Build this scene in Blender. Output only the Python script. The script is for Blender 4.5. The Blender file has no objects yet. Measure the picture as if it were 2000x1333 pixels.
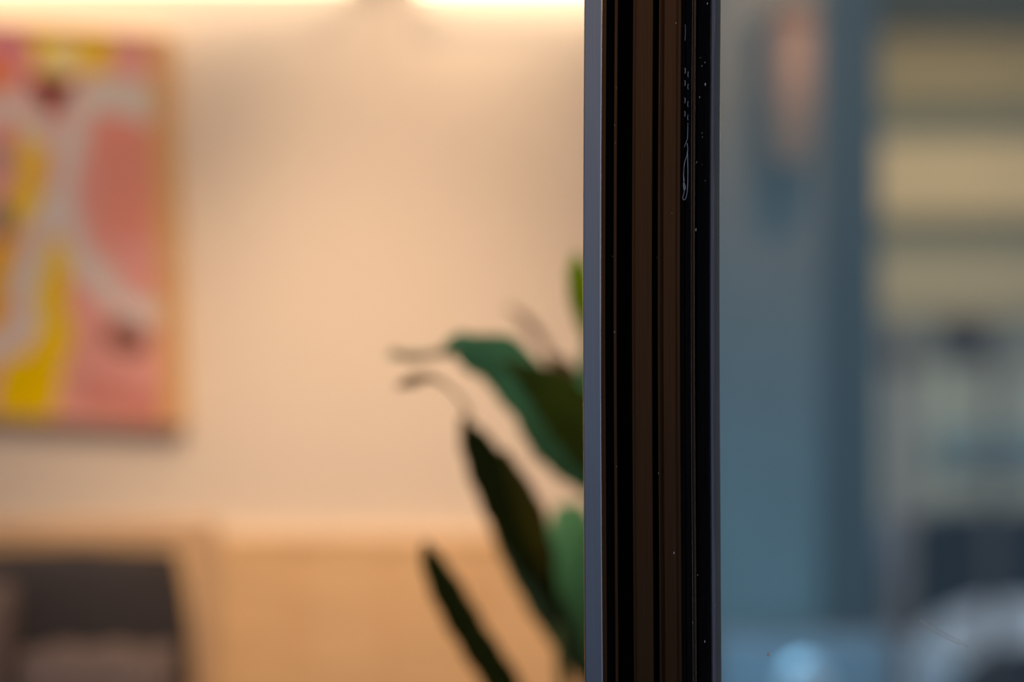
import bpy, bmesh, math, random
from mathutils import Vector
random.seed(7)
C = bpy.context.scene.collection
S = bpy.context.scene

# ------------------------------------------------------------ camera, world, exposure
CAMZ = 1.05
K = 36.0/85.0/2000.0            # metres per pixel per metre of distance
HZ = 900.0                      # horizon row
def P(px, py, d):               # photo pixel at distance d -> point
    return Vector(((px-1000.0)*K*d, d, CAMZ-(py-HZ)*K*d))
cam_d = bpy.data.cameras.new('camera'); cam = bpy.data.objects.new('camera', cam_d); C.objects.link(cam)
cam.location = (0, 0, CAMZ); cam.rotation_euler = (math.pi/2, 0, 0)
cam_d.lens = 85; cam_d.sensor_width = 36; cam_d.shift_y = (HZ-666.5)/2000.0
cam_d.dof.use_dof = True; cam_d.dof.focus_distance = 1.5; cam_d.dof.aperture_fstop = 2.1
cam_d.clip_start = 0.05
S.camera = cam
w = bpy.data.worlds.new('world'); S.world = w; w.use_nodes = True
bg = w.node_tree.nodes['Background']; bg.inputs[1].default_value = 1.0
wt = w.node_tree; wtc = wt.nodes.new('ShaderNodeTexCoord'); wsp = wt.nodes.new('ShaderNodeSeparateXYZ'); wmr = wt.nodes.new('ShaderNodeMapRange'); wcr = wt.nodes.new('ShaderNodeValToRGB')
wmr.inputs['From Min'].default_value = -1; wmr.inputs['From Max'].default_value = 1
wt.links.new(wtc.outputs['Generated'], wsp.inputs[0]); wt.links.new(wsp.outputs['Z'], wmr.inputs['Value']); wt.links.new(wmr.outputs[0], wcr.inputs[0]); wt.links.new(wcr.outputs[0], bg.inputs[0])
for i, (z_, c_) in enumerate([(-.25, (.05, .085, .15)), (0.0, (.19, .28, .44)), (.33, (.54, .56, .62)), (1.0, (.46, .56, .70))]):
    e_ = wcr.color_ramp.elements[i] if i < 2 else wcr.color_ramp.elements.new(.9)
    e_.position = (z_+1)/2; e_.color = (*c_, 1)
S.view_settings.view_transform = 'Standard'; S.view_settings.look = 'None'
S.view_settings.exposure = 0; S.view_settings.gamma = 1; S.view_settings.use_curve_mapping = False

def lamp(name, kind, loc, energy, color, target=None, **kw):
    l = bpy.data.lights.new(name, kind); o = bpy.data.objects.new(name, l); C.objects.link(o)
    o.location = loc; l.energy = energy; l.color = color
    for k, v in kw.items(): setattr(l, k, v)
    if target is not None:
        o.rotation_euler = (Vector(target)-Vector(loc)).to_track_quat('-Z', 'Y').to_euler()
    return o
WARM = (1.0, 0.65, 0.37)

# ------------------------------------------------------------ materials
def lin(c): 
    c = c/255.0
    return c/12.92 if c <= .04045 else ((c+.055)/1.055)**2.4
def mat(name, col, rough=0.6, metal=0.0, noise=0.0, scale=20.0, stretch=(1,1,1), bump=0.0, spec=0.5):
    m = bpy.data.materials.new(name); m.use_nodes = True; nt = m.node_tree; b = nt.nodes['Principled BSDF']
    b.inputs['Roughness'].default_value = rough; b.inputs['Metallic'].default_value = metal
    b.inputs['Specular IOR Level'].default_value = spec
    b.inputs['Base Color'].default_value = (*col, 1)
    if noise or bump:
        tc = nt.nodes.new('ShaderNodeTexCoord'); mp = nt.nodes.new('ShaderNodeMapping'); n = nt.nodes.new('ShaderNodeTexNoise')
        mp.inputs['Scale'].default_value = stretch; n.inputs['Scale'].default_value = scale; n.inputs['Detail'].default_value = 5
        nt.links.new(tc.outputs['Object'], mp.inputs[0]); nt.links.new(mp.outputs[0], n.inputs[0])
        r = nt.nodes.new('ShaderNodeValToRGB')
        r.color_ramp.elements[0].position = .3; r.color_ramp.elements[1].position = .7
        r.color_ramp.elements[0].color = (*[max(0, c*(1-noise)) for c in col], 1)
        r.color_ramp.elements[1].color = (*[min(1, c*(1+noise)) for c in col], 1)
        nt.links.new(n.outputs['Fac'], r.inputs[0]); nt.links.new(r.outputs[0], b.inputs['Base Color'])
        if bump:
            bp = nt.nodes.new('ShaderNodeBump'); bp.inputs['Strength'].default_value = bump; bp.inputs['Distance'].default_value = .002
            nt.links.new(n.outputs['Fac'], bp.inputs['Height']); nt.links.new(bp.outputs[0], b.inputs['Normal'])
    return m
def emis(name, col, strength, base=(.8, .8, .8)):
    m = mat(name, base); b = m.node_tree.nodes['Principled BSDF']
    b.inputs['Emission Color'].default_value = (*col, 1); b.inputs['Emission Strength'].default_value = strength
    return m
def glass(name, tint, haze=0.03):
    m = bpy.data.materials.new(name); m.use_nodes = True; nt = m.node_tree
    nt.nodes.remove(nt.nodes['Principled BSDF']); out = nt.nodes['Material Output']
    t = nt.nodes.new('ShaderNodeBsdfTransparent'); t.inputs[0].default_value = (*tint, 1)
    g = nt.nodes.new('ShaderNodeBsdfGlossy'); g.inputs['Roughness'].default_value = 0.02
    f = nt.nodes.new('ShaderNodeFresnel'); f.inputs[0].default_value = 1.5
    mx = nt.nodes.new('ShaderNodeMixShader'); nt.links.new(f.outputs[0], mx.inputs[0]); nt.links.new(t.outputs[0], mx.inputs[1]); nt.links.new(g.outputs[0], mx.inputs[2])
    d = nt.nodes.new('ShaderNodeBsdfDiffuse'); d.inputs[0].default_value = (.6, .62, .65, 1)
    m2 = nt.nodes.new('ShaderNodeMixShader'); m2.inputs[0].default_value = haze
    nt.links.new(mx.outputs[0], m2.inputs[1]); nt.links.new(d.outputs[0], m2.inputs[2]); nt.links.new(m2.outputs[0], out.inputs[0])
    return m

M = dict(
 plaster=mat('wall_plaster', (.80, .75, .70), .8, noise=.02, scale=30, bump=.1),
 plaster_out=mat('render_coat', (.45, .46, .48), .85, noise=.05, scale=12),
 ceiling=mat('ceiling_paint', (.8, .77, .72), .9, noise=.01, scale=20),
 oakfloor=mat('oak_floor', (.42, .26, .14), .45, noise=.2, scale=6, stretch=(1, 8, 1)),
 wood=mat('honey_wood', (.84, .60, .35), .5, noise=.10, scale=5, stretch=(1, 1, 14)),
 railwood=mat('bench_wood', (.78, .54, .33), .45, noise=.14, scale=5, stretch=(2, 14, 14)),
 charcoal=mat('charcoal_cloth', (.05, .047, .055), .95, noise=.25, scale=160, bump=.5),
 taupe=mat('taupe_cloth', (.19, .15, .145), .95, noise=.2, scale=140, bump=.5),
 bronze=mat('bronze_metal', (.075, .030, .012), .22, metal=1.0, noise=.12, scale=25, stretch=(60, 60, .6), bump=.06),
 blackrub=mat('black_rubber', (.004, .0035, .004), .9, noise=.3, scale=60, stretch=(8, 8, 1), spec=.04),
 edge=mat('grey_blue_metal', (.25, .225, .225), .18, metal=1.0, noise=.07, scale=30, stretch=(80, 80, .5), bump=.1),
 bead=mat('violet_grey_bead', (.10, .085, .12), .4, noise=.1, scale=30, stretch=(20, 20, 1)),
 scratch=mat('pale_scuff', (.30, .29, .34), .6, noise=.3, scale=300),
 speck=mat('pale_dust', (.5, .46, .40), .8, noise=.3, scale=300),
 glass=glass('door_glass', (.90, .94, .95), .012),
 leaf_teal=mat('teal_leaf', (.11, .36, .15), .6, spec=.3, noise=.25, scale=14),
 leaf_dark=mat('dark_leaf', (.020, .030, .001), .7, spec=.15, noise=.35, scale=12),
 leaf_mid=mat('mid_green_leaf', (.17, .50, .20), .6, spec=.3, noise=.15, scale=12),
 leaf_lime=mat('lime_leaf', (.33, .52, .006), .7, spec=.1, noise=.2, scale=12),
 leaf_dry=mat('dry_leaf', (.40, .25, .10), .8, noise=.25, scale=30),
 stem=mat('plant_stem', (.10, .15, .03), .6, noise=.2, scale=25),
 twig=mat('brown_twig', (.35, .19, .12), .7, noise=.25, scale=40),
 soil=mat('potting_soil', (.05, .032, .02), .95, noise=.4, scale=90, bump=.8),
 pot=mat('stoneware_pot', (.55, .52, .47), .5, noise=.05, scale=20),
 white=mat('lamp_housing', (.75, .73, .70), .5, noise=.01, scale=20),
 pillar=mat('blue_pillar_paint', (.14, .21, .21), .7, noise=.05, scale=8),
 cream=mat('cream_cladding', (.74, .56, .30), .7, noise=.05, scale=8, stretch=(1, 1, 6)),
 band=mat('grey_green_band', (.18, .195, .13), .8, noise=.06, scale=8),
 dkband=mat('dark_eave', (.045, .06, .04), .8, noise=.06, scale=8),
 stucco=mat('grey_stucco', (.44, .48, .41), .85, noise=.05, scale=10),
 teal=mat('teal_panel', (.17, .30, .34), .6, noise=.06, scale=10),
 signdark=mat('dark_sign', (.045, .04, .035), .6, noise=.15, scale=20),
 post=mat('brown_post', (.16, .13, .10), .7, noise=.15, scale=20),
 rust=mat('russet_paint', (.24, .15, .12), .7, noise=.15, scale=20),
 carpaint=mat('silver_car_paint', (.80, .80, .78), .3, metal=.1, noise=.02, scale=10),
 cardark=mat('car_dark_glass', (.008, .022, .024), .25, spec=.15, noise=.1, scale=5),
 tyre=mat('tyre_rubber', (.02, .02, .02), .8, noise=.1, scale=30),
 chrome=mat('bright_trim', (.75, .75, .75), .2, metal=1, noise=.03, scale=30),
 asphalt=mat('asphalt', (.16, .17, .19), .9, noise=.2, scale=40, bump=.4),
 paving=mat('terrace_paving', (.13, .14, .16), .8, noise=.12, scale=14, bump=.3),
 lowwall=mat('blue_grey_coping', (.20, .26, .29), .7, noise=.08, scale=10),
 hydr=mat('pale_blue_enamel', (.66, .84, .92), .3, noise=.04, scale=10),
)

# ------------------------------------------------------------ helpers
def obj(name, bm, m, parent=None, smooth=False, bevel=0):
    bmesh.ops.recalc_face_normals(bm, faces=bm.faces)
    me = bpy.data.meshes.new(name); bm.to_mesh(me); bm.free()
    if smooth:
        for p in me.polygons: p.use_smooth = True
    o = bpy.data.objects.new(name, me); C.objects.link(o)
    if m is not None: me.materials.append(m)
    if parent is not None:
        o.parent = parent; o.location = -Vector(parent.location)
        me_off = 0
    if bevel:
        md = o.modifiers.new('bevel', 'BEVEL'); md.width = bevel; md.segments = 2; md.limit_method = 'ANGLE'
    return o
def thing(name, label, cat, loc, group=None):
    o = bpy.data.objects.new(name, None); C.objects.link(o); o.location = loc; o.empty_display_size = .1
    o['label'] = label; o['category'] = cat
    if group: o['group'] = group
    return o
def tag(o, label, cat, group=None):
    o['label'] = label; o['category'] = cat
    if group: o['group'] = group
    return o
def struct(name, bm, m, bevel=0):
    o = obj(name, bm, m, bevel=bevel); o['kind'] = 'structure'; return o
def box(bm, x0, x1, y0, y1, z0, z1):
    vs = [bm.verts.new((x, y, z)) for x in (x0, x1) for y in (y0, y1) for z in (z0, z1)]
    for f in ((0,1,3,2), (4,6,7,5), (0,4,5,1), (2,3,7,6), (0,2,6,4), (1,5,7,3)): bm.faces.new([vs[i] for i in f])
def bx(*a):
    bm = bmesh.new(); box(bm, *a); return bm
def prism(pts, z0, z1, bow=None, n=1):      # pts: list of (x,y) closed outline, extruded along z
    bm = bmesh.new(); rings = []
    for i in range(n+1):
        z = z0+(z1-z0)*i/n; dx = bow(z) if bow else 0
        rings.append([bm.verts.new((x+dx, y, z)) for x, y in pts])
    for a, b in zip(rings, rings[1:]):
        for j in range(len(pts)):
            k = (j+1) % len(pts); bm.faces.new((a[j], a[k], b[k], b[j]))
    bm.faces.new(rings[0]); bm.faces.new(rings[-1]); return bm
def tube(path, rad, n=8, bm=None):
    bm = bm or bmesh.new(); rings = []
    path = [Vector(p) for p in path]
    for i, p in enumerate(path):
        t = (path[min(i+1, len(path)-1)]-path[max(i-1, 0)]).normalized()
        u = t.orthogonal() if abs(t.y) > .9 else t.cross(Vector((0, 1, 0)))
        u.normalize(); v = t.cross(u)
        r = rad[i] if isinstance(rad, (list, tuple)) else rad
        rings.append([bm.verts.new(p+u*math.cos(a)*r+v*math.sin(a)*r) for a in [2*math.pi*k/n for k in range(n)]])
    for a, b in zip(rings, rings[1:]):
        for j in range(n): bm.faces.new((a[j], a[(j+1)%n], b[(j+1)%n], b[j]))
    bm.faces.new(rings[0]); bm.faces.new(rings[-1]); return bm
def lathe(prof, cx, cy, n=40):
    bm = bmesh.new(); rings = []
    for r, z in prof: rings.append([bm.verts.new((cx+r*math.cos(2*math.pi*k/n), cy+r*math.sin(2*math.pi*k/n), z)) for k in range(n)])
    for a, b in zip(rings, rings[1:]):
        for j in range(n): bm.faces.new((a[j], a[(j+1)%n], b[(j+1)%n], b[j]))
    bm.faces.new(rings[0]); bm.faces.new(rings[-1]); return bm
def catmull(pts, n=6):
    out = []
    P4 = [pts[0]]+list(pts)+[pts[-1]]
    for i in range(1, len(P4)-2):
        a, b, c, d = P4[i-1:i+3]
        for k in range(n):
            t = k/n
            out.append(tuple(.5*((2*b[j])+(-a[j]+c[j])*t+(2*a[j]-5*b[j]+4*c[j]-d[j])*t*t+(-a[j]+3*b[j]-3*c[j]+d[j])*t**3) for j in range(len(b))))
    out.append(tuple(pts[-1])); return out

# ------------------------------------------------------------ setting: the room on the left
WY = 4.0                                        # back wall of the room
def part_x(y, px): return (px-1000)*K*y         # the partition fans away from the door post
struct('floor', bx(-2.4, 0.30, 1.45, WY+.1, -.06, 0), M['oakfloor'])
struct('ceiling', bx(-2.4, 0.30, 1.45, WY+.1, 2.50, 2.58), M['ceiling'])
struct('wall_back', bx(-2.4, 0.30, WY, WY+.12, 0, 2.5), M['plaster'])
bm = bx(-2.4, -2.3, 1.45, 2.1, 0, 2.5); box(bm, -2.4, -2.3, 3.7, WY, 0, 2.5); box(bm, -2.4, -2.3, 2.1, 3.7, 0, .45); box(bm, -2.4, -2.3, 2.1, 3.7, 2.0, 2.5)
struct('wall_left', bm, M['plaster'])
win = thing('added_window_1', 'added unseen window in the left wall, for daylight', 'window', (-2.35, 2.9, .45)); win['kind'] = 'structure'  # invented opening, lets daylight onto the left of the back wall
bm = bx(-2.38, -2.32, 2.1, 2.15, .45, 2.0); box(bm, -2.38, -2.32, 3.65, 3.7, .45, 2.0); box(bm, -2.38, -2.32, 2.15, 3.65, .45, .5); box(bm, -2.38, -2.32, 2.15, 3.65, 1.95, 2.0)
obj('window_frame', bm, M['bronze'], win); obj('glass_pane', bx(-2.353, -2.347, 2.15, 3.65, .5, 1.95), M['glass'], win)
struct('wall_right', prism([(part_x(1.60, 1345), 1.60), (part_x(1.60, 1345)-.05, 1.60), (part_x(WY, 1372)-.08, WY), (part_x(WY, 1372), WY)], 0, 2.5), M['plaster'])
struct('wall_front', bx(-2.4, -1.25, 1.45, 1.57, 0, 2.5), M['plaster'])
struct('ground_terrace', bx(-5, 5, -3, 6.0, -.22, -.062), M['paving'])
# honey-wood wainscot along the back wall
bm = bmesh.new(); zt = P(0, 1045, 3.97).z
box(bm, -2.3, .25, 3.975, 4.0, 0.08, zt-.02)
for i in range(17):
    x = -2.3+i*.15
    box(bm, x, x+.144, 3.965, 3.976, .08, zt-.02)
struct('trim_1', bm, M['wood'])
struct('trim_2', bx(-2.3, .25, 3.964, 4.0, zt-.02, zt), M['wood'], bevel=.004)
struct('baseboard_back', bx(-2.3, .25, 3.955, 4.0, 0, .08), M['wood'])

# ------------------------------------------------------------ the dark glazed door in focus
D = 1.5
def bow(z):                                     # lens curvature shaped into the stile, bent by about 2 mm
    t = (z-CAMZ+(560-HZ)*K*D)/(.24)
    return .0019*(1-math.exp(-t*t))
def X(px, d=D): return (px-1000)*K*d
door = thing('door_1', 'dark bronze framed glass door with grooved edge stile, in sharp focus', 'door', (X(1260), D, 0)); door['kind'] = 'structure'
Z0, Z1 = 0.0, 2.35
def strip(name, m, pts, parent=door, bevel=0):  # pts: (px, depth offset in mm)
    q = [((px-1000)*K*(D+dy/1000), D+dy/1000) for px, dy in pts]
    return obj(name, prism(q, Z0, Z1, bow, 60), m, parent, bevel=bevel)
e = strip('edge_plate', M['edge'], [(1139, 3), (1141, 1.5), (1171, 0), (1173, .8), (1173.5, 25), (1150, 60), (1139, 60)])
e['label'] = 'blue grey satin metal plate on the door edge'
# channelled stile: fins and deep grooves
stile = strip('stile', M['bronze'], [
 (1174, 26), (1174, 6), (1177, 6), (1177.5, 9), (1182, 9), (1183, 26), (1197, 26), (1198.5, 19), (1204, 19), (1205.5, 40), (1232, 40),
 (1232, 5), (1234, 4), (1234.6, 8), (1239, 8), (1239.6, 4), (1242, 3.4), (1273, 2.2), (1274, 3),
 (1274.5, 40), (1284.5, 40), (1285, 4), (1288, 4), (1288.5, 14), (1292.5, 14), (1293, 1), (1296, 0), (1318, -1), (1321, 0),
 (1321.4, 2), (1323, 2), (1323.4, 0), (1326.5, 0), (1327, 4), (1328, 4), (1328, 48), (1174, 58)])
for a_, b_, d_ in ((1178, 1197, 23), (1206, 1231.5, 37), (1275, 1284, 37)):
    strip('groove_shade', M['blackrub'], [(a_, d_), (b_, d_), (b_, d_+2.5), (a_, d_+2.5)])['label'] = 'black strip deep in a groove, standing for its shade'  # black inserts darken the groove floors, shade put in as colour
highlight = strip('edge_highlight', mat('bright_highlight_metal', (.62, .58, .64), .25, metal=1.0, noise=.05, scale=30, stretch=(80, 80, .5)), [(1171.4, -.25), (1173, -.1), (1173, .75), (1171.4, .0)])  # highlight on the plate edge, made as a strip of brighter metal
highlight['label'] = 'brighter metal strip for the thin lip along the plate'
rub = strip('brush_channel', M['blackrub'], [(1328.2, 48), (1328.2, 4), (1330, 3), (1336, 3), (1336.5, 5), (1338, 5), (1338.5, 3), (1345, 4), (1349, 9), (1350, 14), (1350, 48)])
rub['label'] = 'matt black rubber channel with scuffs'
strip('sealing_fin', M['bronze'], [(1350.5, 30), (1350.5, 12), (1352.5, 11), (1355.5, 11), (1356, 13), (1356, 30)])
strip('gasket', M['blackrub'], [(1356.4, 48), (1356.4, 16), (1362, 12), (1378, 11), (1386, 12), (1386.4, 48)])
gb = strip('glazing_bead', M['bead'], [(1386.8, 48), (1386.8, 14), (1388, 13), (1392.5, 14), (1393.5, 17), (1393.5, 48)])
gb['label'] = 'thin violet grey bead holding the glass'
seal = strip('glass_seal', mat('seal_grey', (.075, .07, .065), .5, noise=.1, scale=20), [(1394, 30), (1394, 19), (1399, 21), (1405, 22), (1405.5, 30)])
# pane, top and bottom rails, far stile
gx0, gx1 = X(1395, D+.026), X(1395, D+.026)+1.15
obj('glass_pane', bx(gx0, gx1, D+.023, D+.029, .10, 2.27), M['glass'], door)
obj('top_rail', bx(X(1395), gx1+.06, D+.004, D+.05, 2.27, 2.35), M['bronze'], door, bevel=.002)
obj('bottom_rail', bx(X(1395), gx1+.06, D+.004, D+.05, 0.0, .10), M['bronze'], door, bevel=.002)
obj('far_stile', bx(gx1, gx1+.06, D+.004, D+.05, .10, 2.27), M['bronze'], door, bevel=.002)
# header above door and opening
struct('trim_3', bx(-1.25, X(1390)+1.35, 1.46, 1.60, 2.36, 2.5), M['bronze'])
struct('trim_4', bx(-1.25, X(1390)+1.35, 1.47, 1.60, -.062, -.001), M['bronze'])
# dried smear running down the black channel: chains of small loops
def fp(px, py, dy): d = D+dy/1000; p = P(px, py, d); p.x += bow(p.z)-.0003; return p
bm = bmesh.new()
def squig(pts, dy, r): tube([fp(x, y, dy) for x, y in catmull(pts, 4)], r, 5, bm)
squig([(1337, 48), (1337.4, 62), (1336.8, 80)], 2.6, .00016)
for y in (138, 162, 196, 222):
    squig([(1337, y-5), (1337.8, y), (1337, y+6)], 2.8, .0003); squig([(1343.5, y+2), (1342.8, y+8), (1343.5, y+13)], 3.2, .00022)
squig([(1336.5, 288), (1339, 281), (1341.5, 275), (1343, 266), (1343.4, 240)], 2.8, .0002)
squig([(1342, 280), (1343.3, 292), (1341.5, 305), (1338, 315), (1336, 330), (1335.5, 350), (1337, 372), (1334, 388), (1338.5, 390), (1342, 380), (1343.6, 362), (1343.8, 330), (1343, 300)], 2.8, .00028)
squig([(1335, 342), (1336.5, 352), (1335, 362), (1337, 372), (1339, 366), (1337, 358)], 2.7, .00032)
obj('scuff', bm, M['scratch'], door, smooth=True)['label'] = 'pale dried smear of small loops'
bm = bmesh.new()
def speck(px, py, dy, r, st=1.8):
    c = fp(px, py, dy); r2 = bmesh.ops.create_icosphere(bm, subdivisions=1, radius=r)
    for v in r2['verts']: v.co = Vector((v.co.x*.8, v.co.y*.5, v.co.z*st))+c
for a in [(1203, 172, 18.8, .0004), (1200, 245, 18.8, .0003), (1202, 279, 18.8, .0003), (1319, 45, -1.1, .0003), (1380, 7, 11, .0004), (1377, 165, 11, .0006), (1366, 190, 11.7, .0004),
          (1370, 129, 11.5, .0003), (1376, 122, 11, .0003), (1367, 113, 11, .0002), (1371, 260, 11.4, .00025), (1372, 268, 11.4, .00025), (1361, 317, 12.5, .0004), (1372, 322, 11.5, .0002), (1378, 353, 11, .00022),
          (1360, 449, 12.7, .0006), (1356.5, 461, 14, .0003), (1365, 478, 12, .0003), (1350, 442, 12, .0002), (1197, 501, 22, .0003), (1283.5, 504, 30, .0004), (1201, 649, 18.8, .0004), (1282, 630, 30, .0002),
          (1348, 828, 8, .0004), (1315, 1081, -1, .0005), (1350.5, 1217, 11, .00045), (1374, 1254, 11, .00045), (1361, 1124, 12, .0003), (1313, 417, -1, .0002), (1289, 820, 13, .0002), (1204, 912, 19, .0003), (1286, 925, 4, .0003)]:
    speck(*a)
o = obj('dust', bm, M['speck'], door); o['kind'] = 'stuff'; o['label'] = 'pale dust specks on the dark metal'
bm = bmesh.new(); r2 = bmesh.ops.create_icosphere(bm, subdivisions=2, radius=.0009)
c = P(1501, 1279, D+.022)
for v in r2['verts']: v.co = Vector((v.co.x, v.co.y*.4, v.co.z*1.5))+c
obj('glass_speck', bm, M['speck'], door)['label'] = 'single pale speck on the glass'

bm = bmesh.new(); tube([P(x, y, D+.0225) for x, y in catmull([(1797, 1211), (1812, 1222), (1838, 1238), (1866, 1252), (1892, 1264)], 5)], [.0002]+[.0010]*4+[.0017]*12+[.0008]*3+[.0002], 6, bm)
for v in bm.verts: v.co.y = D+.0225+(v.co.y-D-.0225)*.3
m_ = bpy.data.materials.new('faint_smear'); m_.use_nodes = True; nt = m_.node_tree; b_ = nt.nodes['Principled BSDF']; b_.inputs['Base Color'].default_value = (.55, .52, .48, 1); b_.inputs['Alpha'].default_value = .16
obj('smear', bm, m_, door, smooth=True)['label'] = 'faint pale diagonal smear on the glass'

# ------------------------------------------------------------ painting
W0 = (.68, .475, .328)                         # colour of the room's light falling on the picture
def alb(r, g, b): return tuple(min(.9, lin(v)/w*1.15) for v, w in zip((r, g, b), W0))
pink, yel, crm = alb(186, 116, 98), alb(192, 142, 2), alb(178, 150, 130)
def seg(p, a, b):
    ax, ay = a; bx_, by = b; dx, dy = bx_-ax, by-ay; t = max(0, min(1, ((p[0]-ax)*dx+(p[1]-ay)*dy)/(dx*dx+dy*dy+1e-9)))
    return math.hypot(p[0]-ax-t*dx, p[1]-ay-t*dy)
STROKES = [  # colour, half width, path in picture units
 (alb(186, 108, 85), 60, [(240, 280), (250, 420)]), (alb(178, 110, 92), 70, [(170, 700), (250, 800)]), (alb(168, 96, 78), 26, [(180, 760), (290, 800)]),
 (alb(176, 98, 98), 34, [(-60, 90), (40, 100)]), (alb(186, 90, 45), 32, [(-10, 130), (-60, 190)]), (yel, 34, [(-260, 80), (-250, 300), (-200, 420)]),
 (yel, 28, [(75, 62), (190, 62), (185, 115)]), (yel, 16, [(78, 70), (82, 120)]), (alb(200, 160, 100), 28, [(112, 105), (130, 125)]),
 (yel, 26, [(66, 240), (60, 330), (50, 390), (20, 440)]), (alb(190, 125, 2), 30, [(10, 470), (-15, 560), (-20, 620)]), (yel, 34, [(98, 490), (96, 560), (104, 640), (90, 740), (70, 800)]),
 (yel, 50, [(45, 740), (40, 830)]), (yel, 30, [(-180, 620), (-120, 760)]),
 (crm, 24, [(330, 215), (280, 218), (215, 195), (172, 196), (148, 240), (130, 320), (115, 400)]), (alb(172, 148, 125), 22, [(330, 180), (270, 185), (190, 175)]),
 (crm, 24, [(112, 395), (70, 470), (42, 560), (52, 630), (20, 668), (-30, 690), (-90, 650)]), (crm, 24, [(115, 400), (150, 480), (190, 545), (232, 590), (300, 612)]),
 (crm, 22, [(-120, 240), (-30, 222), (20, 205), (55, 225), (85, 260)]), (alb(140, 105, 90), 18, [(-8, 300), (2, 330)]), (alb(95, 80, 80), 22, [(-8, 420), (4, 445)]), (alb(105, 62, 48), 26, [(238, 648), (258, 672)]),
]
def paint(px, py):
    c = pink; wob = 4*math.sin(py*.05)+3*math.sin(px*.09+1)
    for col, hw, path in STROKES:
        if min(seg((px, py), a, b) for a, b in zip(path, path[1:])) < hw+wob: c = col
    a = (px-102)/50.0; b = (py-152)/78.0                       # dark red wedge
    if 0 < b < 1 and abs(a) < 1-b: c = alb(80, 2, 2)
    return c
PD = 3.968
TL, TR, BR, BL = (-420, 22), (292, 74), (318, 828), (-420, 790)
def quad(u, v, dd=0):
    x = (TL[0]*(1-u)+TR[0]*u)*(1-v)+(BL[0]*(1-u)+BR[0]*u)*v; y = (TL[1]*(1-u)+TR[1]*u)*(1-v)+(BL[1]*(1-u)+BR[1]*u)*v
    return x, y
pic = thing('painting', 'abstract pink and yellow painting with cream figure lines hanging on the wall', 'painting', P(-50, 830, PD))
NU, NV = 190, 190; bm = bmesh.new(); cl = bm.loops.layers.float_color.new('paint'); g = []
for j in range(NV+1):
    g.append([bm.verts.new(P(*quad(i/NU, j/NV), PD)) for i in range(NU+1)])
for j in range(NV):
    for i in range(NU):
        f = bm.faces.new((g[j][i], g[j+1][i], g[j+1][i+1], g[j][i+1])); c = paint(*quad((i+.5)/NU, (j+.5)/NV))
        for l in f.loops: l[cl] = (*c, 1)
border = [e_ for e_ in bm.edges if e_.is_boundary]
r = bmesh.ops.extrude_edge_only(bm, edges=border)
for v in [v for v in r['geom'] if isinstance(v, bmesh.types.BMVert)]: v.co.y += .03
for f in bm.faces:
    if abs(f.normal.y) < .5 or f.calc_area() > 1e-3:
        for l in f.loops: l[cl] = (.62, .42, .22, 1)
mp = mat('oil_paint', (.5, .5, .5), 1, spec=0); nt = mp.node_tree; at = nt.nodes.new('ShaderNodeAttribute'); at.attribute_name = 'paint'
nt.links.new(at.outputs['Color'], nt.nodes['Principled BSDF'].inputs['Base Color'])
obj('canvas', bm, mp, pic)
bm = bmesh.new()
def fr(a, b, inner, outer):
    pass
cs = [TL, TR, BR, BL]; out_ = [(TL[0]-16, TL[1]-5), (TR[0]+40, TR[1]-5), (BR[0]+40, BR[1]+5), (BL[0]-16, BL[1]+5)]
for k in range(4):
    a, b, c_, d_ = cs[k], cs[(k+1)%4], out_[(k+1)%4], out_[k]
    f_ = [bm.verts.new(P(*q, PD-.006)) for q in (a, b, c_, d_)]; b_ = [bm.verts.new(Vector((v.co.x, 3.995, v.co.z))) for v in f_]
    bm.faces.new(f_); bm.faces.new(b_[::-1])
    for i in range(4): bm.faces.new((f_[i], f_[(i+1)%4], b_[(i+1)%4], b_[i]))
obj('frame', bm, mat('pale_wood_frame', (.72, .44, .18), .5, noise=.1, scale=10, stretch=(1, 1, 8)), pic)['label'] = 'narrow honey wood frame'

# ------------------------------------------------------------ bench with cushions
BD = 3.55
bench = thing('wooden_bench', 'honey wood bench with charcoal back pad, below the painting', 'bench', (P(0, 0, BD).x-.1, BD, 0))
bxr = P(420, 0, BD).x; bxl = bxr-1.65; zr = P(0, 1015, BD).z; zr2 = P(0, 1062, BD).z
obj('top_rail', bx(bxl, bxr, BD, BD+.05, zr2, zr), M['railwood'], bench, bevel=.006)
for x in (bxl, bxr-.03): obj('back_post', bx(x, x+.03, BD, BD+.05, 0, zr2), M['railwood'], bench, bevel=.004)
for x in (bxl, bxr-.04): obj('leg', bx(x, x+.04, BD-.42, BD-.38, 0, .40), M['railwood'], bench, bevel=.004)
obj('seat', bx(bxl, bxr, BD-.42, BD+.0, .40, .435), M['railwood'], bench, bevel=.006)
def cushion(x0, x1, y0, y1, z0, z1, puff=.03, n=10):
    bm = bmesh.new(); cx, cy, cz = (x0+x1)/2, (y0+y1)/2, (z0+z1)/2
    bmesh.ops.create_cube(bm, size=2); bmesh.ops.subdivide_edges(bm, edges=bm.edges[:], cuts=n, use_grid_fill=True)
    for v in bm.verts:
        x, y, z = v.co; s = (1-x**4)*(1-z**4)
        k = .62+.38*s**.5 if s > 0 else .62
        v.co = (cx+x*(x1-x0)/2*(1-.03*z*z), cy+y*(y1-y0)/2*k, cz+z*(z1-z0)/2*(1-.04*x*x)+.004*math.sin(x*9))
    return bm
obj('back_pad', cushion(bxl+.04, bxr-.035, BD-.06, BD+.04, .52, zr2-.006), M['charcoal'], bench, smooth=True)['label'] = 'charcoal cloth back pad'
obj('seat_pad', cushion(bxl+.01, bxr-.01, BD-.42, BD-.07, .436, .51), M['charcoal'], bench, smooth=True)['label'] = 'charcoal cloth seat pad'
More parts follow.
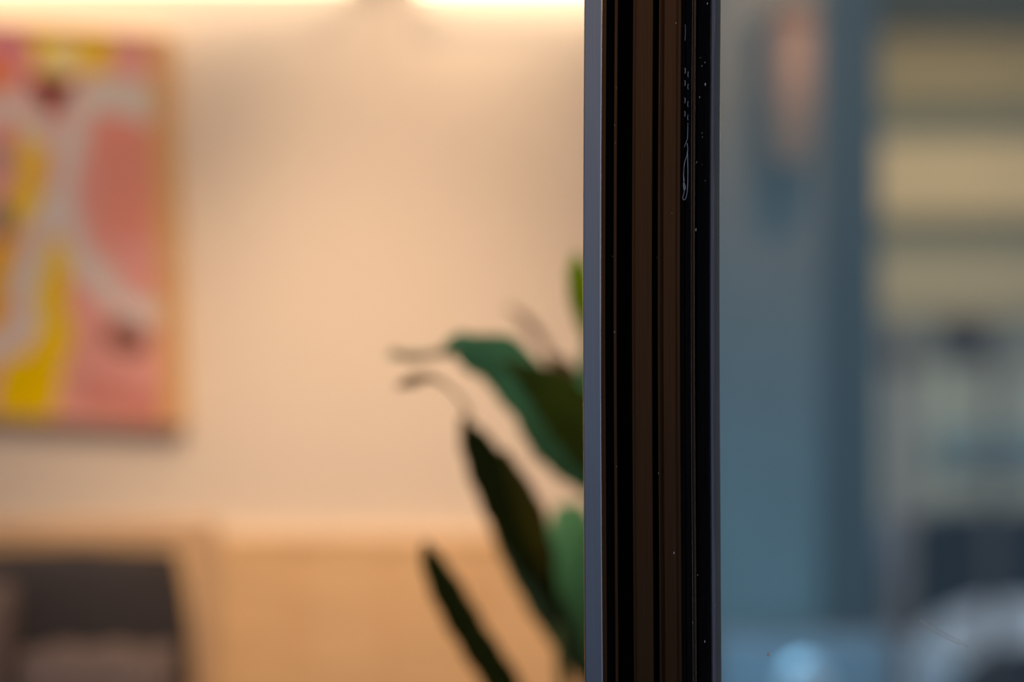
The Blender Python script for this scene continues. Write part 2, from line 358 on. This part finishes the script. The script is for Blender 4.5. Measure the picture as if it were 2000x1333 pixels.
def pillow(px0, px1, pytop, label, m, lean=.06, y=BD-.17):
    x0, x1 = P(px0, 0, y).x, P(px1, 0, y).x; zt_ = P(0, pytop, y).z
    bm = cushion(x0, x1, y-.06, y+.05, .512, zt_); h = zt_-.512
    for v in bm.verts: v.co.y += (v.co.z-.512)/h*lean-.05
    o = obj('cushion', bm, m, smooth=True); tag(o, label, 'cushion', 'loose cushions on the bench'); return o
pillow(40, 345, 1262, 'taupe cushion leaning on the charcoal back pad, right one of two', M['taupe'])
pillow(-330, 25, 1135, 'taller grey brown cushion cut off by the left edge of the photo', M['taupe'])

# ------------------------------------------------------------ plant
pot_c = Vector((-.035, 2.50, 0))
plant = thing('potted_plant', 'tall green potted plant with long arching leaves beside the dark door frame', 'plant', pot_c)
obj('pot', lathe([(.075, 0), (.10, .02), (.125, .30), (.13, .33), (.115, .33), (.11, .28), (.02, .28)], pot_c.x, pot_c.y), M['pot'], plant, smooth=True)
obj('soil', lathe([(.01, .27), (.112, .27), (.112, .295), (.01, .30)], pot_c.x, pot_c.y), M['soil'], plant, smooth=True)
def leaf(rows, m, fold=.25, name='leaf', curl=0):        # rows: (cx, cy, half width px, depth)  along the midrib; edge direction is normal to the midrib
    R = catmull(rows, 6); bm = bmesh.new(); prev = None; N = 4
    for i, (cx, cy, hw, d) in enumerate(R):
        a = R[max(i-1, 0)]; b = R[min(i+1, len(R)-1)]
        tx, ty = b[0]-a[0], b[1]-a[1]; L = math.hypot(tx, ty) or 1; nx, ny = -ty/L, tx/L
        hw = max(hw, .8); hw_ = hw*(1+.05*math.sin(i*1.3)); row = []
        for k in range(-N, N+1):
            s = k/N; dd = d+abs(s)*hw*K*d*fold*(1 if fold > 0 else 1)
            row.append(bm.verts.new(P(cx+nx*hw_*s, cy+ny*hw_*s, dd)))
        if prev:
            for k in range(2*N): bm.faces.new((prev[k], prev[k+1], row[k+1], row[k]))
        prev = row
    o = obj(name, bm, m, plant, smooth=True)
    s = o.modifiers.new('solid', 'SOLIDIFY'); s.thickness = .0012
    return o
def stalk(p_end, d_end, mid=None, r=.006):
    e_ = P(*p_end, d_end); b_ = Vector((pot_c.x+random.uniform(-.03, .05), pot_c.y+random.uniform(-.03, .03), .29))
    m_ = mid or Vector((max(e_.x, .06), (e_.y+b_.y)/2, .29+(e_.z-.29)*.6))
    pts = catmull([tuple(b_), tuple((b_+m_)/2+Vector((.02, 0, 0))), tuple(m_), tuple(e_)], 6)
    obj('stem', tube(pts, r, 8), M['stem'], plant, smooth=True)
# A: broad teal arching leaf
leaf([(1168, 975, 10, 2.42), (1125, 905, 44, 2.38), (1085, 848, 58, 2.34), (1046, 790, 50, 2.30), (985, 712, 52, 2.28), (930, 690, 38, 2.27), (893, 676, 24, 2.27), (865, 688, 8, 2.27), (830, 694, 5, 2.28), (760, 694, 5, 2.30)], M['leaf_teal'], .5)
# dark leaf just behind A
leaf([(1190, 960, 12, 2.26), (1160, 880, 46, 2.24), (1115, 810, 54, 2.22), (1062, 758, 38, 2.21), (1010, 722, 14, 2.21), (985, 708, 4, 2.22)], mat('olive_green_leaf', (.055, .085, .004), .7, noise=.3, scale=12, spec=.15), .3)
# B: blackish hanging leaf
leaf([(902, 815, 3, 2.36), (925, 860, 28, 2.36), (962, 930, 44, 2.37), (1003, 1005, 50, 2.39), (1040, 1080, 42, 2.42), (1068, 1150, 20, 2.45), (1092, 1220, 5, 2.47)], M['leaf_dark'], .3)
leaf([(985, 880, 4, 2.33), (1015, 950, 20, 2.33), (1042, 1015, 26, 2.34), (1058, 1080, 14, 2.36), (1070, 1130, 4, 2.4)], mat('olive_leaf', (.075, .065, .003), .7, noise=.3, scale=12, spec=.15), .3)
# C: broad mid green leaf seen flat at the frame
leaf([(1112, 985, 24, 2.55), (1116, 1040, 52, 2.53), (1118, 1110, 66, 2.52), (1135, 1180, 58, 2.52), (1160, 1250, 44, 2.53), (1180, 1330, 18, 2.55)], M['leaf_mid'], .2)
leaf([(955, 1015, 3, 2.48), (990, 1075, 16, 2.47), (1030, 1135, 26, 2.47), (1080, 1205, 34, 2.47), (1125, 1285, 22, 2.48), (1150, 1360, 6, 2.5)], mat('deep_green_leaf', (.04, .085, .025), .5, noise=.2, scale=14), .25)
# D: lower dark leaf
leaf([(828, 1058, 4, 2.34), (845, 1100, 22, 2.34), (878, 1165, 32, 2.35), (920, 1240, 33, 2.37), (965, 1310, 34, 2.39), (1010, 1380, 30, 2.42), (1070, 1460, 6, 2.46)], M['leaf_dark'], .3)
# E: lime leaf cut by the frame
leaf([(1124, 492, 3, 2.30), (1128, 530, 20, 2.30), (1140, 590, 27, 2.31), (1155, 650, 20, 2.33), (1168, 710, 5, 2.35)], M['leaf_lime'], .2)
leaf([(1150, 640, 4, 2.4), (1148, 700, 14, 2.41), (1150, 780, 24, 2.42), (1160, 860, 14, 2.43), (1170, 920, 4, 2.45)], M['leaf_mid'], .2)
# dry bits
leaf([(765, 682, 3, 2.22), (800, 700, 6, 2.22), (850, 692, 4, 2.24), (885, 680, 3, 2.26)], M['leaf_dry'], .2, 'dry_leaf_tip')['label'] = 'brown dried leaf tip'
leaf([(775, 755, 3, 2.16), (805, 745, 11, 2.15), (840, 738, 6, 2.16), (880, 760, 3, 2.2), (912, 800, 4, 2.3), (915, 835, 5, 2.36)], M['leaf_dry'], .2, 'dry_leaf_tip')['label'] = 'brown dried leaf tip'
leaf([(990, 598, 2, 2.6), (1030, 632, 9, 2.6), (1062, 672, 8, 2.6), (1076, 705, 4, 2.58), (1090, 760, 4, 2.55)], M['twig'], .2, 'dry_leaf_tip')['label'] = 'brown dried leaf tip'
leaf([(1062, 690, 4, 2.5), (1092, 720, 22, 2.5), (1120, 760, 28, 2.5), (1160, 820, 8, 2.5)], mat('olive_brown_leaf', (.13, .085, .012), .6, noise=.2, scale=20), .2)
for pe, de in (((1168, 960), 2.42), ((1180, 1010), 2.50), ((1092, 1220), 2.47), ((1180, 1330), 2.55), ((1150, 1360), 2.5), ((1070, 1460), 2.46), ((1168, 710), 2.37), ((1170, 920), 2.45)):
    stalk(pe, de)

# ------------------------------------------------------------ room lamps
def linear(px0, px1, py, label, strength):
    d = 3.90; x0, x1 = P(px0, 0, d).x, P(px1, 0, d).x; z = P(0, py, d).z
    t = thing('linear_wall_light', label, 'lamp', ((x0+x1)/2, d, z), 'linear lights along the top of the wall')
    obj('housing', bx(x0, x1, d+.01, WY-.001, z+.012, z+.06), M['white'], t, bevel=.003)
    obj('diffuser', bx(x0+.01, x1-.01, d+.015, d+.09, z, z+.011), emis('warm_diffuser', (1.0, .72, .46), strength), t)
linear(800, 1230, -40, 'bright warm linear light above the plant at the top edge', 4.6)
linear(-500, 690, -46, 'warm linear light above the painting at the top edge', 3.3)
def spot(px, y, tpx, tpy, e_, blend, size, label, rad=.03):
    x = P(px, 0, WY).x
    t = thing('ceiling_spotlight', label, 'lamp', (x, y, 2.5), 'ceiling spotlights')
    obj('housing', lathe([(.045, 2.5), (.045, 2.44), (.038, 2.42), (.03, 2.43)], x, y), M['white'], t, smooth=True)
    o = lamp('spotlight_beam', 'SPOT', (x, y, 2.405), e_*1.0, WARM, P(tpx, tpy, WY), spot_size=math.radians(size), spot_blend=blend, shadow_soft_size=rad)
    o.parent = t; o.location = (0, 0, -.095)
spot(860, 3.35, 830, 600, 31, 1, 46, 'small white ceiling spotlight aimed at the wall between painting and plant')
spot(260, 2.6, 200, 500, 24, 1, 60, 'small white ceiling spotlight aimed at the painting')
spot(720, 2.7, 660, 1450, 82, 1, 48, 'small white ceiling spotlight aimed at the wainscot')

cp = thing('fill_panel', 'added flat fill light on the ceiling, out of view', 'lamp', (-.9, 2.3, 2.5))  # added fill light, not in view, brightens wall and leaves
obj('housing', bx(-1.25, -.55, 2.0, 2.6, 2.47, 2.50), M['white'], cp, bevel=.004)
obj('diffuser', bx(-1.22, -.58, 2.03, 2.57, 2.462, 2.47), emis('fill_panel_diffuser', (1.0, .78, .58), 8), cp)

# ------------------------------------------------------------ outdoors beyond the glass (street level is a step down)
GZ = -.36
struct('ground_street', bx(-5, 14, 6.0, 30, GZ-.1, GZ), M['asphalt'])
# two-faced blue pillar
PDp = 5.0; xa = P(1380, 0, PDp).x; xb = P(1602, 0, PDp).x; xc = P(1716, 0, PDp+.35).x
pl = thing('pillar', 'x', 'pillar', ((xa+xc)/2, PDp+.3, -.06))
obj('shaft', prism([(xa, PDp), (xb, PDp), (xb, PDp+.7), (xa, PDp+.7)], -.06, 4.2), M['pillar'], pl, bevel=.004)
obj('side_panel', prism([(xb+.001, PDp+.01), (xc, PDp+.35), (xc, PDp+.69), (xb+.001, PDp+.69)], -.06, 4.2), mat('dark_teal_side', (.06, .125, .13), .7, noise=.05, scale=8), pl)['label'] = 'darker teal side of the pillar'  # right side coloured a darker teal than the shaft
tag(pl, 'tall blue grey painted pillar behind the glass, next to the dark frame', 'pillar')
# warm lantern on pillar
lp = P(1548, 175, PDp-.09)
lan = thing('wall_lantern', 'blurred pinkish glowing lantern high on the blue grey pillar', 'lamp', lp)
obj('shade', lathe([(.02, lp.z-.15), (.045, lp.z-.14), (.055, lp.z), (.05, lp.z+.13), (.02, lp.z+.14)], lp.x, lp.y, 24), emis('lantern_glass', (1, .75, .52), .10, (.12, .09, .07)), lan, smooth=True)
obj('cap', lathe([(.03, lp.z+.14), (.06, lp.z+.145), (.05, lp.z+.16), (.01, lp.z+.175)], lp.x, lp.y, 24), M['post'], lan, smooth=True)
obj('bracket', bx(lp.x-.012, lp.x+.012, lp.y+.01, PDp, lp.z+.145, lp.z+.16), M['post'], lan)
lamp('lantern_glow', 'POINT', (lp.x+.06, lp.y-.35, lp.z+.22), 10, (1, .42, .19), shadow_soft_size=.05)
# facade opposite
FD = 14.0
house = thing('house', 'house front of wide cream and grey green boards across the street', 'building', (P(1900, 0, FD).x, FD, GZ))
fx0, fx1 = P(1640, 0, FD).x, P(1640, 0, FD).x+5.5
def fz(py): return P(0, py, FD).z
obj('wall', bx(fx0, fx1, FD+.06, FD+4, GZ, 5.6), M['stucco'], house)
obj('eave', bx(fx0-.1, fx1+.2, FD-.25, FD+.3, fz(55), fz(-60)), M['dkband'], house)
obj('upper_wall', bx(fx0, fx1, FD+.0, FD+.06, fz(-60), 5.6), M['dkband'], house)
for y0, y1, m in ((68, 208, 'olive'), (272, 424, 'c'), (488, 618, 'p')):
    mm = {'olive': mat('olive_cladding', (.40, .31, .14), .7, noise=.05, scale=8), 'c': M['cream'], 'p': mat('pale_olive_cladding', (.48, .41, .25), .7, noise=.05, scale=8)}[m]
    obj('cladding_board', bx(fx0, fx1, FD-.05, FD+.06, fz(y1), fz(y0)), mm, house, bevel=.01)
for y0, y1 in ((208, 272), (424, 488)): obj('recessed_band', bx(fx0, fx1, FD+.0, FD+.06, fz(y1), fz(y0)), M['band'], house)
obj('teal_panel', bx(P(1830, 0, FD).x, fx1, FD-.02, FD+.06, fz(905), fz(845)), M['teal'], house)
obj('lintel', bx(fx0, fx1, FD+.0, FD+.06, fz(700), fz(618)), mat('grey_lintel', (.26, .30, .27), .8, noise=.05, scale=8), house)
# sign on a post, small brown sign
SD = 9.0
sg = thing('street_sign', 'dark rectangular sign panel on a thin post before the house', 'sign', (P(1938, 0, SD).x, SD, GZ))
obj('panel', bx(P(1832, 0, SD).x, P(1925, 0, SD).x, SD-.02, SD, P(0, 705, SD).z, P(0, 628, SD).z), M['signdark'], sg, bevel=.004)
obj('arm', bx(P(1900, 0, SD).x, P(1945, 0, SD).x, SD+.001, SD+.03, P(0, 690, SD).z, P(0, 640, SD).z), M['post'], sg)
obj('post', tube([(P(1940, 0, SD).x, SD+.015, GZ), (P(1940, 0, SD).x, SD+.015, P(0, 640, SD).z)], .022, 12), M['post'], sg, smooth=True)
rp = thing('bollard', 'russet post standing at the right edge of the blue grey pillar', 'post', (P(1758, 0, SD).x, SD, GZ))
obj('shaft', tube([(P(1760, 0, SD).x, SD, GZ), (P(1760, 0, SD).x, SD, P(0, 700, SD).z)], .038, 12), mat('faded_russet', (.36, .30, .25), .8, noise=.15, scale=20), rp, smooth=True)
obj('cap', tube([(P(1757, 0, SD).x, SD, P(0, 722, SD).z), (P(1757, 0, SD).x, SD, P(0, 655, SD).z)], .052, 12), M['rust'], rp, smooth=True)
# low coping wall in front of street
LWD = 4.78
lw = obj('low_wall', bx(P(1400, 0, LWD).x, P(1745, 0, LWD).x, LWD, LWD+.2, -.062, P(0, 1248, LWD).z), M['lowwall'], bevel=.01)
tag(lw, 'low blue grey wall at the foot of the pillar', 'wall')
bl = P(1572, 1330, 4.2)
bo = thing('garden_light', 'pale blue dome topped post light glinting at the bottom edge', 'lamp', (bl.x, bl.y, -.06))
obj('dome', lathe([(.045, bl.z-.06), (.045, bl.z-.01), (.038, bl.z+.018), (.022, bl.z+.034), (.004, bl.z+.04)], bl.x, bl.y, 24), emis('pale_blue_diffuser', (.45, .75, 1.0), .13, (.4, .5, .55)), bo, smooth=True)
obj('shaft', lathe([(.032, -.06), (.032, bl.z-.06)], bl.x, bl.y, 24), M['hydr'], bo, smooth=True)

lamp('garden_light_glow', 'POINT', (bl.x-.05, bl.y+.1, bl.z+.16), 6.5, (.30, .68, 1.0), shadow_soft_size=.05)

# ------------------------------------------------------------ parked car
CD = 10.0
car = thing('parked_car', 'silver car with dark windows parked in front of the house', 'car', (P(2300, 0, CD).x, CD+.8, GZ))
def cx(px): return P(px, 0, CD).x
def cz(py): return P(0, py, CD).z
# side outlines (x,z), extruded over the car's width with tumblehome
def side_prism(out, y0, y1, inset=0, top=None):
    bm = bmesh.new(); zt_ = max(z for _, z in out); zb = min(z for _, z in out)
    A = [bm.verts.new((x, y0+inset*((z-zb)/(zt_-zb)), z)) for x, z in out]; B = [bm.verts.new((x, y1-inset*((z-zb)/(zt_-zb)), z)) for x, z in out]
    n = len(out)
    for i in range(n): bm.faces.new((A[i], A[(i+1)%n], B[(i+1)%n], B[i]))
    bm.faces.new(A); bm.faces.new(B[::-1]); return bm
L = 4.2; x0 = cx(1798)
body = [(x0, GZ+.30), (x0-.02, cz(1290)), (x0+.02, cz(1235)), (x0+.12, cz(1205)), (x0+.25, cz(1182)), (x0+1.2, cz(1165)), (x0+3.2, cz(1165)), (x0+3.6, cz(1200)), (x0+L-.1, cz(1250)), (x0+L, cz(1300)), (x0+L, GZ+.28), (x0+L-.4, GZ+.2), (x0+.3, GZ+.2)]
obj('body', side_prism(body, CD-.34, CD+1.5, .40), M['carpaint'], car, bevel=.03)
cab = [(cx(1740), cz(1245)), (cx(1742), cz(1120)), (cx(1758), cz(1062)), (cx(1796), cz(1022)), (cx(1856), cz(1006)), (cx(1990), cz(1002)), (x0+2.4, cz(1005)), (x0+3.1, cz(1175))]  # dark outline runs forward over the nose, standing for its shadow
obj('cabin_glass_nose_shade', side_prism(cab, CD+.07, CD+1.2, .18), M['cardark'], car, bevel=.02)
obj('roof', bx(cx(1900), x0+2.3, CD+.30, CD+.95, cz(1003), cz(996)), mat('dark_roof', (.03, .045, .05), .3, noise=.05, scale=5), car, bevel=.01)
obj('side_crease', tube([(cx(1812), CD-.10, cz(1216)), (cx(1845), CD-.10, cz(1232)), (cx(1900), CD-.10, cz(1260))], [.004, .014, .004], 8), M['chrome'], car, smooth=True)
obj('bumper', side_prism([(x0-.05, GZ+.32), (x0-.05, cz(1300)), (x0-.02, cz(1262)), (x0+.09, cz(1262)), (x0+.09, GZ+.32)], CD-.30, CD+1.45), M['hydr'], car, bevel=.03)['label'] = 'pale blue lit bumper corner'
for wx in (.39, 3.1):
    for wy in (CD-.37, CD+1.25):
        bm = bmesh.new(); bmesh.ops.create_cone(bm, cap_ends=True, segments=32, radius1=.31, radius2=.31, depth=.2)
        for v in bm.verts: v.co = Vector((v.co.x+x0+wx, v.co.z+wy+.1, v.co.y+GZ+.31))
        wl = obj('wheel', bm, M['tyre'], car, smooth=False)
obj('wheel_arch', side_prism([(x0+.39+.36*math.cos(a), GZ+.31+.36*math.sin(a)) for a in [math.pi*k/12 for k in range(13)]], CD-.24, CD+.1), M['cardark'], car)
# evening daylight is the sky alone

# added lamp on a pole, out of view, to brighten the house front
sx = P(2460, 0, 11).x
sl = thing('added_lamp', 'added unseen lamp on a pole to brighten the house front, right of the car', 'lamp', (sx, 12.1, GZ))
obj('pole', tube([(sx, 12.1, GZ), (sx, 12.1, 3.0)], .05, 12), M['post'], sl, smooth=True)
obj('lamp_head', lathe([(.04, 3.0), (.12, 3.02), (.15, 3.25), (.05, 3.35)], sx, 12.1, 20), emis('added_lamp_glass', (1, .72, .40), 6), sl, smooth=True)
lamp('added_lamp_glow', 'POINT', (sx, 11.85, 2.8), 120, (1, .72, .40), shadow_soft_size=.12)
